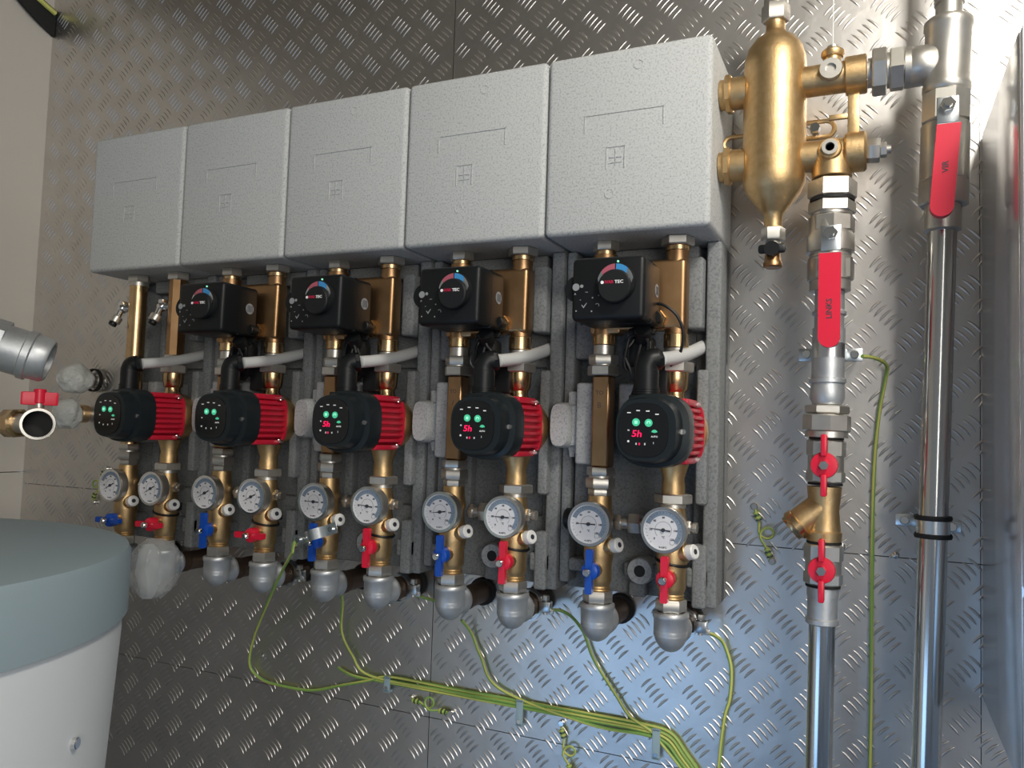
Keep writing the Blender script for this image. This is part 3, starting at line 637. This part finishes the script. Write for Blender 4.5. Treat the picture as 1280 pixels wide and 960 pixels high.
m.lathe(pm(1.578),(0,0,1),[(0,.0205),(.002,.0240),(.007,.0240),(.009,.0205)],28); m.lathe(pm(1.550),(0,0,1),[(0,.019),(.008,.0225),(.022,.0225),(.03,.0205)],28); put('pipe',m,'galv',t)
P=pm(1.626); strap(P.x,1.624,.12,.0197,.02,'zinc pipe clamp holding the middle pipe beside an earth wire',((-.043,.0),(.043,-.001)),rub=False)
t=thing('union_fitting','large ringed union nut above the upper small red handle','pipe fitting',pm(1.51))
m=MB(); m.hexn(pm(1.5375),pm(1.549),.029,rot=.1); put('upper_nut',m,'nickel',t); m=MB(); m.hexn(pm(1.513),pm(1.5365),.0315,n=8,rot=.2); m.cyl(pm(1.505),pm(1.513),.028); put('lower_nut',m,'nickel',t)
def sbv(z0,z1,zc,lab):
    t=thing('butterfly_valve',lab,'ball valve',pm(z0),'small valves with red wing handles on the middle pipe')
    m=MB(); m.cyl(pm(z0+.003),pm(z1-.003),.0235,c=.002); m.hexn(pm(z1-.026),pm(z1-.004),.0255,n=8); m.hexn(pm(z0+.004),pm(z0+.020),.0255,n=8); m.cyl(pm(zc),pm(zc)+Vector((0,-.035,0)),.010); put('valve_body',m,'nickel',t)
    for za in (z0,z1-.003): m=MB(); m.cyl(pm(za),pm(za+.003),.0225); put('seal_ring',m,'rubber',t)
    x=pm(zc).x; m=MB(); m.lathe(V(x,.150,zc),(0,-1,0),[(0,.0165),(.008,.0175),(.012,.0165),(.013,.010)],28)
    for s_ in (1,-1): m.box(x-.0038,x+.0038,.152,.170,min(zc+s_*.012,zc+s_*.041),max(zc+s_*.012,zc+s_*.041),.002)
    h=put('wing_handle',m,'redh',t); m=MB(); m.hexn(V(x,.163,zc),V(x,.170,zc),.0065); m.cyl(V(x,.17,zc),V(x,.172,zc),.0035); put('handle_nut',m,'chrome',h)
sbv(1.4400,1.505,1.468,'valve with red wing handle above the brass strainer'); sbv(1.3025,1.3640,1.330,'valve with red wing handle below the brass strainer')
t=thing('strainer','brass Y strainer with a branch pointing lower left','strainer',pm(1.364))
m=MB(); m.lathe(pm(1.3645),(0,0,1),[(0,.0225),(.012,.0235),(.014,.0215),(.04,.0195),(.062,.0215),(.0735,.0225)],28)
p0=pm(1.415); dr=Vector((-.72,-.1,-.62)).normalized(); m.cyl(p0,p0+dr*.046,.0195); put('strainer_body',m,'brassc',t)
m=MB(); m.lathe(p0+dr*.042,dr,[(0,.0195),(.001,.0215),(.009,.0215),(.012,.0185),(.016,.0180)],28); put('strainer_cap',m,'brass',t)
t=thing('vertical_pipe','polished steel pipe below the lower red wing handle','pipe',pm(.6))
m=MB(); m.cyl(pm(1.290),pm(1.302),.0205); m.cyl(pm(1.258),pm(1.29),.0195); m.lathe(pm(1.252),(0,0,1),[(0,.018),(.002,.0215),(.008,.0215),(.010,.019)],28); put('press_socket',m,'galv',t)
m=MB(); m.cyl(pm(.0),pm(1.254),.0172,n=36); put('pipe',m,'inox',t)

# ================================================================ WALL-HUNG CASING
t=thing('wall_cabinet','tall pale satin metal casing hanging at the right edge','cabinet',(.30,0,1.15))
m=MB(); m.box(.136,.62,.002,.325,1.150,1.945,.004); put('casing',m,'box',t)
m=MB(); m.box(.137,.62,.3255,.345,1.355,1.943,.004); put('front_panel',m,'boxf',t)
m=MB(); m.box(.137,.62,.3255,.345,1.153,1.350,.004); put('control_flap',m,'boxf',t)

# ================================================================ EARTH WIRES
def wire(lab,pts,name='earth_wire',r=.0027,coil=None,grp=None):
    m=MB(); P=[V(*p) for p in pts]; m.tube(P,r,10,'wg','wy',res=8,twist=7)
    o=put(name,m,'wg',None,loc=P[0],ang=60); tag(o,lab,'wire',grp); return o
G='earth wires gathered into the bundle'
Zb=1.026
def bund(i,x0,extra=()):  # run inside the bundle, i = slot
    z=lambda zz:zz+.0105-i*.0054
    out=[]
    for x in (-.82,-.70,-.553,-.43,-.34):
        if x>x0+.03: out.append((x,.006+.001*(i%2),z(Zb-.003*(x+.6)*0)))
    out+=[(-.30+.003*(2-i),.006,z(1.022)-.002),(-.268-.004*i,.006,1.003-.004*i),(-.243-.005*i,.006,.972-.002*i),(-.222-.005*i,.006,.93),(-.205-.005*i,.006,.87),(-.20-.005*i,.006,.45),(-.20-.005*i,.006,.01)]
    return out
wire('green-yellow earth wire looping down on the left from the zinc clamp into the bundle',[(-.911,.188,1.281),(-.935,.170,1.262),(-.9728,.14,1.2336),(-1.0437,.09,1.1639),(-1.1255,.03,1.0761),(-1.152,.010,1.0125),(-1.125,.008,.988),(-1.08,.008,.982),(-1.00,.008,.984),(-.93,.008,1.004),(-.87,.008,1.022)]+bund(0,-.87),grp=G)
wire('green-yellow earth wire dropping behind the blue-handled elbow of the middle group',[(-.905,.05,1.185),(-.9168,.03,1.16),(-.9304,.010,1.1053),(-.9041,.008,1.0638),(-.8625,.008,1.0329)]+bund(1,-.85),grp=G)
wire('short earth wire whose loose end shows left of the bundle',[(-.938,.006,1.036),(-.90,.006,1.026)]+bund(2,-.88),grp=G)
wire('earth wire dropping from the elbow of the second group from the right',[(-.662,.03,1.165),(-.652,.010,1.14),(-.6333,.008,1.1025),(-.5925,.008,1.0509)]+bund(3,-.58),grp=G)
wire('earth wire curving from the clamp between the two right-hand groups',[(-.530,.055,1.196),(-.4741,.04,1.2065),(-.446,.012,1.1752),(-.4237,.008,1.1259),(-.3839,.008,1.074),(-.36,.008,1.045),(-.325,.008,1.028)]+bund(4,-.30),grp=G)
wire('single earth wire hanging down from the rightmost clamp',[(-.230,.056,1.206),(-.222,.03,1.196),(-.2127,.012,1.181),(-.202,.008,1.146),(-.203,.008,1.10),(-.211,.008,1.066),(-.218,.008,.99),(-.222,.010,.86),(-.225,.015,.45),(-.225,.015,.01)])
wire('long straight earth wire hanging between the two vertical pipes',[(-.018,.075,1.621),(.0,.05,1.620),(.014,.02,1.612),(.012,.008,1.59),(.004,.008,1.54),(-.002,.008,1.46),(-.004,.008,1.33),(-.005,.008,1.05),(-.006,.008,.80),(-.006,.008,.4),(-.006,.008,.01)])
wire('short green-yellow earth wire beside the red-handled elbow of the middle group',[(-.79,.05,1.205),(-.765,.03,1.198),(-.74,.012,1.19),(-.70,.008,1.182)],grp=None)
def pigtail(x,z,ang,lab,s=1):
    t=thing('earth_jumper',lab,'wire jumper',V(x,.003,z),'short coiled earth jumpers between plates')
    ca,sa=math.cos(ang),math.sin(ang)
    def T(u,v,d=.008): return V(x+(u*ca-v*sa)*s,d,z+(u*sa+v*ca)*s)
    m=MB(); pts=[T(-.038,0),T(-.022,.0)]+[T(-.004+.0105*math.sin(a*PI/4)+a*.0012,-.0105*math.cos(a*PI/4)+.004,.008+.0008*a) for a in range(0,9)]+[T(.024,-.004),T(.038,-.004)]
    m.tube(pts,.0019,8,'wg','wy',res=4,twist=7); put('coiled_wire',m,'wg',t,ang=60)
    for u,v in ((-.028,0),(.029,-.004)):
        m=MB()
        for i in range(4): m.cyl(T(u-.006+i*.0038,v,.009),T(u-.0045+i*.0038,v,.009),.0050,n=14,m='wy' if i%2==0 else 'ink')
        m.cyl(T(u-.007,v,.009),T(u+.007,v,.009),.0038,n=14,m='wg'); put('crimp_sleeve',m,'wg',t)
    for u,v in ((-.043,0),(.043,-.004)):
        m=MB(); m.cyl(T(u,v,.0002),T(u,v,.007),.0055,c=.0012,n=16); put('screw',m,'chrome',t)
pigtail(-.1555,1.355,-1.2,'coiled earth jumper bridging the seam left of the strainer')
pigtail(-.733,1.001,-.09,'small coiled earth jumper under the left part of the bundle')
pigtail(-.466,.971,-1.25,'small coiled earth jumper under the middle of the bundle')
pigtail(-1.625,1.346,1.2,'small coiled earth jumper left of the leftmost thermometer')
for i,(x,z,h,lab) in enumerate(((-.823,1.024,.028,'small clear clip, leftmost on the wire bundle'),(-.554,1.018,.044,'clear clip with hanging tail in the middle of the wire bundle'),(-.316,1.010,.048,'clear clip at the right bend of the wire bundle'))):
    t=thing('wire_clip',lab,'clip',V(x,.002,z-.02),'clear clips holding the wire bundle')
    m=MB(); m.box(x-.0065,x+.0065,.009,.0125,z-h/2,z+h/2,.0012); m.box(x-.0065,x+.0065,.001,.0125,z-h/2,z-h/2+.003,0); m.box(x-.0065,x+.0065,.001,.0125,z+h/2-.003,z+h/2,0); put('clip_band',m,'clip',t)
    m=MB(); m.cyl(V(x,.012,z-h/2+.008),V(x,.0145,z-h/2+.008),.0035,n=12); put('screw',m,'chrome',t)
# strap clamp in front of the blue handle, middle group
t=thing('strap_clamp','bright zinc strap clamp hanging on the blue handle of the middle group','pipe clamp',V(-.83,.19,1.31))
m=MB(); a0=Vector((-.908,-.188,1.2995)); a1=Vector((-.820,-.188,1.3300)); dd=(a1-a0); n=14; vs=[];fs=[]
for i in range(n+1):
    u=i/n; off=-.012*math.exp(-((u-.5)/.16)**2)
    p=a0+dd*u+Vector((0,off,0))
    for sz in (-1,1):
        for th in (0,.0022): vs.append(p+Vector((-.3,0,.95))*(.0092*sz)+Vector((0,-th,0)))
for i in range(n):
    o=i*4
    for q in ((0,1),(1,3),(3,2),(2,0)): fs.append((o+q[0],o+q[1],o+4+q[1],o+4+q[0]))
fs+=[(0,2,3,1),(n*4,n*4+1,n*4+3,n*4+2)]; m.add(vs,fs); put('strap',m,'zinc',t,ang=50)
for u in (.12,.88):
    p=a0+dd*u; m=MB(); m.cyl(p+Vector((0,-.002,0)),p+Vector((0,-.006,0)),.0048,n=16); put('screw',m,'chrome',t)
wire('short stripped earth wire end tied to the zinc strap clamp',[(-.903,.192,1.301),(-.906,.192,1.295),(-.909,.190,1.288),(-.911,.188,1.281)],name='earth_wire_end')
# screws on the plates
for x,z,lab in ((-.095,1.338,'small steel screw left of the lower valve'),(.027,1.338,'small steel screw right of the hanging earth wire'),(-1.13,1.03,'lonely small screw on the lower left plate'),(-.045,1.345,'small steel screw close to the strainer')):
    m=MB(); m.lathe(V(x,.0005,z),(0,-1,0),[(0,.0055),(.002,.005),(.0035,.003),(.004,.001)],16); o=put('plate_screw',m,'chrome',None,loc=V(x,0,z)); tag(o,lab,'screw','screws in the tread plate')

# ================================================================ TANK
tx,ty,R_=-1.262,-.776,.424; ZT_=1.32
t=thing('storage_tank','large round white tank with a grey-blue lid at the lower left','tank',(tx,ty,0))
m=MB(); m.lathe((tx,ty,1.228),(0,0,1),[(0,R_-.004),(.0,R_),(.082,R_),(.0905,R_-.004),(.092,R_-.012),(.092,.02)],128); put('lid',m,'lid',t)
m=MB(); m.lathe((tx,ty,0),(0,0,1),[(0,R_-.05),(.3,R_-.032),(.8,R_-.022),(1.0,R_-.018),(1.2,R_-.007),(1.2275,R_-.008)],128); put('jacket',m,'tank',t)
m=MB(); 
an=math.radians(24); p=Vector((tx+(R_-.018)*math.cos(an),ty+(R_-.018)*math.sin(an),1.105)); n_=Vector((math.cos(an),math.sin(an),0))
m.cyl(p-n_*.004,p+n_*.004,.011,n=20); m.cyl(p,p+n_*.012,.007,n=16,c=.001); put('jacket_stud',m,'chrome',t)

# ================================================================ FILM-WRAPPED STUBS AND LOOSE FITTINGS (far left)
def blob(m,p0,p1,r,seed,n=20,s=14,wob=.12,mt=None):
    p0=Vector(p0);p1=Vector(p1);a=(p1-p0).normalized();u=a.orthogonal().normalized();w=a.cross(u);rn=random.Random(seed);vs=[];fs=[]
    ph=[rn.random()*6 for _ in range(6)]
    for j in range(s+1):
        v=j/s; env=min(1,math.sin(PI*min(max(v,.02),.98))**.35)
        for i in range(n):
            an=2*PI*i/n; rr=r*env*(1+wob*math.sin(3*an+ph[0]+5*v)+wob*.6*math.sin(7*an+ph[1]-9*v)+wob*.6*math.sin(14*v+ph[2]+2*an))
            vs.append(p0+(p1-p0)*v+(u*math.cos(an)+w*math.sin(an))*rr)
    for j in range(s):
        for i in range(n): k=(i+1)%n; fs.append((j*n+i,j*n+k,(j+1)*n+k,(j+1)*n+i))
    fs.append(tuple(range(n))[::-1]); fs.append(tuple(range(s*n,(s+1)*n))); m.add(vs,fs,mt)
for x,z,l,lab in ((-1.659,1.5875,.095,'upper wall stub wrapped in milky plastic film, far left'),(-1.677,1.5085,.088,'lower wall stub with brass ring, wrapped in milky film, far left')):
    t=thing('wrapped_pipe_stub',lab,'pipe stub',V(x,0,z-.02),'film-wrapped pipe stubs on the back wall')
    m=MB(); m.cyl(V(x,.0003,z),V(x,l*.9,z),.0165); put('stub',m,'nickel',t)
    m=MB(); blob(m,V(x,.018 if z>1.55 else .03,z),V(x,l,z-.002),.034,int(z*1000),wob=.07); put('film_wrap',m,'film',t)
    m=MB()
    if z>1.55: m.lathe(V(x,.014,z),(0,1,0),[(0,.0235),(0,.027),(.008,.027),(.008,.0235)],28,caps=False); put('dark_collar',m,'rubber',t)
    else: m.cyl(V(x,.010,z),V(x,.032,z),.021,c=.002); put('brass_ring',m,'brass',t)
# big galvanised coupling coming from the left, nearer the room
def at(xp,yp,d):  # place measured on site: wall distance d
    return None
c0_=Vector((-1.735,-.25,1.588)); c1_=Vector((-1.595,-.255,1.568)); ax=(c1_-c0_).normalized()
ax=Vector((.66,.70,-.27)).normalized(); e1=Vector((-1.2391,-.42,1.5901)); L_=.165; s1=e1-ax*L_
t=thing('pipe_coupling','large galvanised coupling slanting in from the left edge above the open valve','coupling',s1)
m=MB(); m.lathe(s1,ax,[(0,.030),(.085,.030),(.085,.0365),(.1,.038),(.126,.038),(.128,.0410),(.138,.0410),(.140,.0375),(.160,.0365),(.165,.033),(.165,.029),(.14,.029)],40); put('coupling_body',m,'galv',t,ang=40)
m=MB(); m.hexn(s1+ax*.068,s1+ax*.098,.0435); put('union_nut',m,'galv',t)
m=MB(); m.cyl(s1-ax*.12,s1+ax*.05,.027); put('pipe',m,'nickel',t)
# open ball valve with red wing handle
vc=Vector((-1.2585,-.42,1.4869)); toc=(Vector((0,-1.3,1.5))-vc).normalized()
t=thing('open_ball_valve','open ball valve with small red wing handle, mouth facing out, far left','ball valve',vc)
m=MB(); m.lathe(vc-toc*.035,toc,[(0,.020),(.01,.024),(.030,.0255),(.052,.0255),(.055,.0265),(.058,.0255),(.058,.0215),(.02,.0205),(.018,.002)],40,caps=True)
lx=Vector((-.95,.02,-.0)).normalized(); m.cyl(vc-toc*.012,vc-toc*.012+lx*.055,.0165)
put('valve_body',m,'nickel',t,ang=40)
m=MB(); m.lathe(vc+toc*.0565,-toc,[(0,.0205),(.038,.0203),(.0385,.0001)],32,caps=False); put('bore_shade',m,'rubber',t)  # black lining added as painted shade inside the mouth
m=MB(); m.lathe(vc-toc*.012+lx*.045,lx,[(0,.0215),(.004,.025),(.03,.025),(.034,.022)],8,rot=.3); m.cyl(vc-toc*.012+lx*.07,vc-toc*.012+lx*.64,.018); put('brass_union',m,'brass',t)
m=MB(); p=vc-toc*.006+Vector((.001,0,.026)); m.cyl(p-Vector((0,0,.004)),p+Vector((0,0,.012)),.0075); put('stem',m,'nickel',t)
m=MB(); q=p+Vector((0,0,.010)); side=toc.cross(Vector((0,0,1))).normalized()
b=bmesh.new(); bmesh.ops.create_cube(b,size=1); mx_=Matrix.Translation(q+Vector((0,0,.006)))@Matrix(((side.x,toc.x,0,0),(side.y,toc.y,0,0),(side.z,0,1,0),(0,0,0,1)))@Matrix.Diagonal((.054,.012,.022,1)); bmesh.ops.bevel(b,geom=list(b.edges),offset=.08,segments=2,profile=.5,affect='EDGES'); m.bm(b,None,mx_)
m.cyl(q-Vector((0,0,.002)),q+Vector((0,0,.022)),.0095,c=.001); put('wing_handle',m,'redh',t)
# film bag round the elbows of the leftmost group
t=thing('film_bag','crumpled translucent plastic film bag wrapped round the elbows behind the tank','plastic bag',V(X4-.30,.14,1.14))
m=MB(); blob(m,V(X4-.275,.140,1.268),V(X4-.268,.150,1.155),.048,5,28,20,.05); put('film',m,'wrap',t)
m=MB(); blob(m,V(X4-.258,.172,1.262),V(X4-.250,.176,1.160),.026,9,24,18,.05,'wrap'); put('film_fold',m,'wrap',t)
# dark strap hanging on the left wall, top left
t=thing('wall_strap','dark curved strap with yellow-green edge on the left wall, top corner','strap',(XL_WALL+.01,-.15,2.54))
m=MB(); W0=Vector((XL_WALL+.012,0,0)); n=12; vs=[]; fs=[]
for i in range(n+1):
    u=i/n; y=-.002-.145*u; zc=2.490+.075*u-.012*math.sin(PI*u); h=.034*(1-.2*u)
    for dx in (0,.008):
        for sgn in (-1,1): vs.append((XL_WALL+.002+dx+.006*math.sin(PI*u),y,zc+sgn*h))
for i in range(n):
    o=i*4
    for q in ((0,1),(1,3),(3,2),(2,0)): fs.append((o+q[0],o+q[1],o+4+q[1],o+4+q[0]))
fs+=[(0,2,3,1),(n*4,n*4+1,n*4+3,n*4+2)]; m.add(vs,fs); put('dark_band',m,'rubber',t)
m=MB(); m.tube([(XL_WALL+.016,-.008,2.512),(XL_WALL+.018,-.05,2.524),(XL_WALL+.018,-.09,2.540),(XL_WALL+.016,-.13,2.566)],.006,8); put('yellow_green_edge',m,'wy',t)

# ================================================================ LIGHT
def area(name,loc,look,sx,sy,p,col):
    l=bpy.data.lights.new(name,'AREA'); l.shape='RECTANGLE'; l.size=sx; l.size_y=sy; l.energy=p; l.color=col
    o=bpy.data.objects.new(name,l); C.objects.link(o); o.location=loc; o.rotation_euler=(Vector(look)-Vector(loc)).to_track_quat('-Z','Y').to_euler(); return o
area('low_cool_fill',(-1.55,-2.6,.32),(-.8,0,.9),2.0,.55,9,(.36,.62,1.0))  # unseen cool fill, added to tint the lower wall blue
area('front_right_fill',(1.6,-3.2,1.9),(-.4,0,1.6),1.6,1.5,46,(1.0,.96,.90))  # unseen soft fill, added to lighten the front without hot spots
area('ceiling_lamp',(.46,-1.02,2.60),(.25,0,1.7),.34,.34,24,(1.0,.96,.88))
wd=bpy.data.worlds.new('World'); scene.world=wd; wd.use_nodes=True; N,L=wd.node_tree.nodes,wd.node_tree.links
tc=N.new('ShaderNodeTexCoord'); sp_=N.new('ShaderNodeSeparateXYZ'); mr=N.new('ShaderNodeMapRange'); cr=N.new('ShaderNodeValToRGB')
mr.inputs['From Min'].default_value=-.5; mr.inputs['From Max'].default_value=.6
cr.color_ramp.elements[0].color=(.20,.33,.55,1); cr.color_ramp.elements[1].color=(.50,.45,.36,1); e=cr.color_ramp.elements.new(.45); e.color=(.55,.58,.60,1)
L.new(tc.outputs['Generated'],sp_.inputs[0]); L.new(sp_.outputs['Z'],mr.inputs['Value']); L.new(mr.outputs[0],cr.inputs['Fac']); L.new(cr.outputs['Color'],N['Background'].inputs['Color']); N['Background'].inputs['Strength'].default_value=.36

# ================================================================ CAMERA
y,p,r=[math.radians(a) for a in (24.51,3.367,1.82)]
fw=Vector((-math.sin(y)*math.cos(p),math.cos(y)*math.cos(p),math.sin(p))); r0=Vector((math.cos(y),math.sin(y),0)); u0=r0.cross(fw)
rt=math.cos(r)*r0+math.sin(r)*u0; up=-math.sin(r)*r0+math.cos(r)*u0
cam=bpy.data.cameras.new('Camera'); co=bpy.data.objects.new('Camera',cam); C.objects.link(co)
cam.sensor_width=36; cam.lens=36*1000/1280; cam.clip_start=.02
Mx=Matrix((( rt.x,up.x,-fw.x,0),(rt.y,up.y,-fw.y,-1.30),(rt.z,up.z,-fw.z,1.5),(0,0,0,1))); co.matrix_world=Mx
scene.camera=co
vs_=scene.view_settings; vs_.view_transform='Standard'; vs_.look='None'; vs_.gamma=1; vs_.exposure=0.0; vs_.use_curve_mapping=False
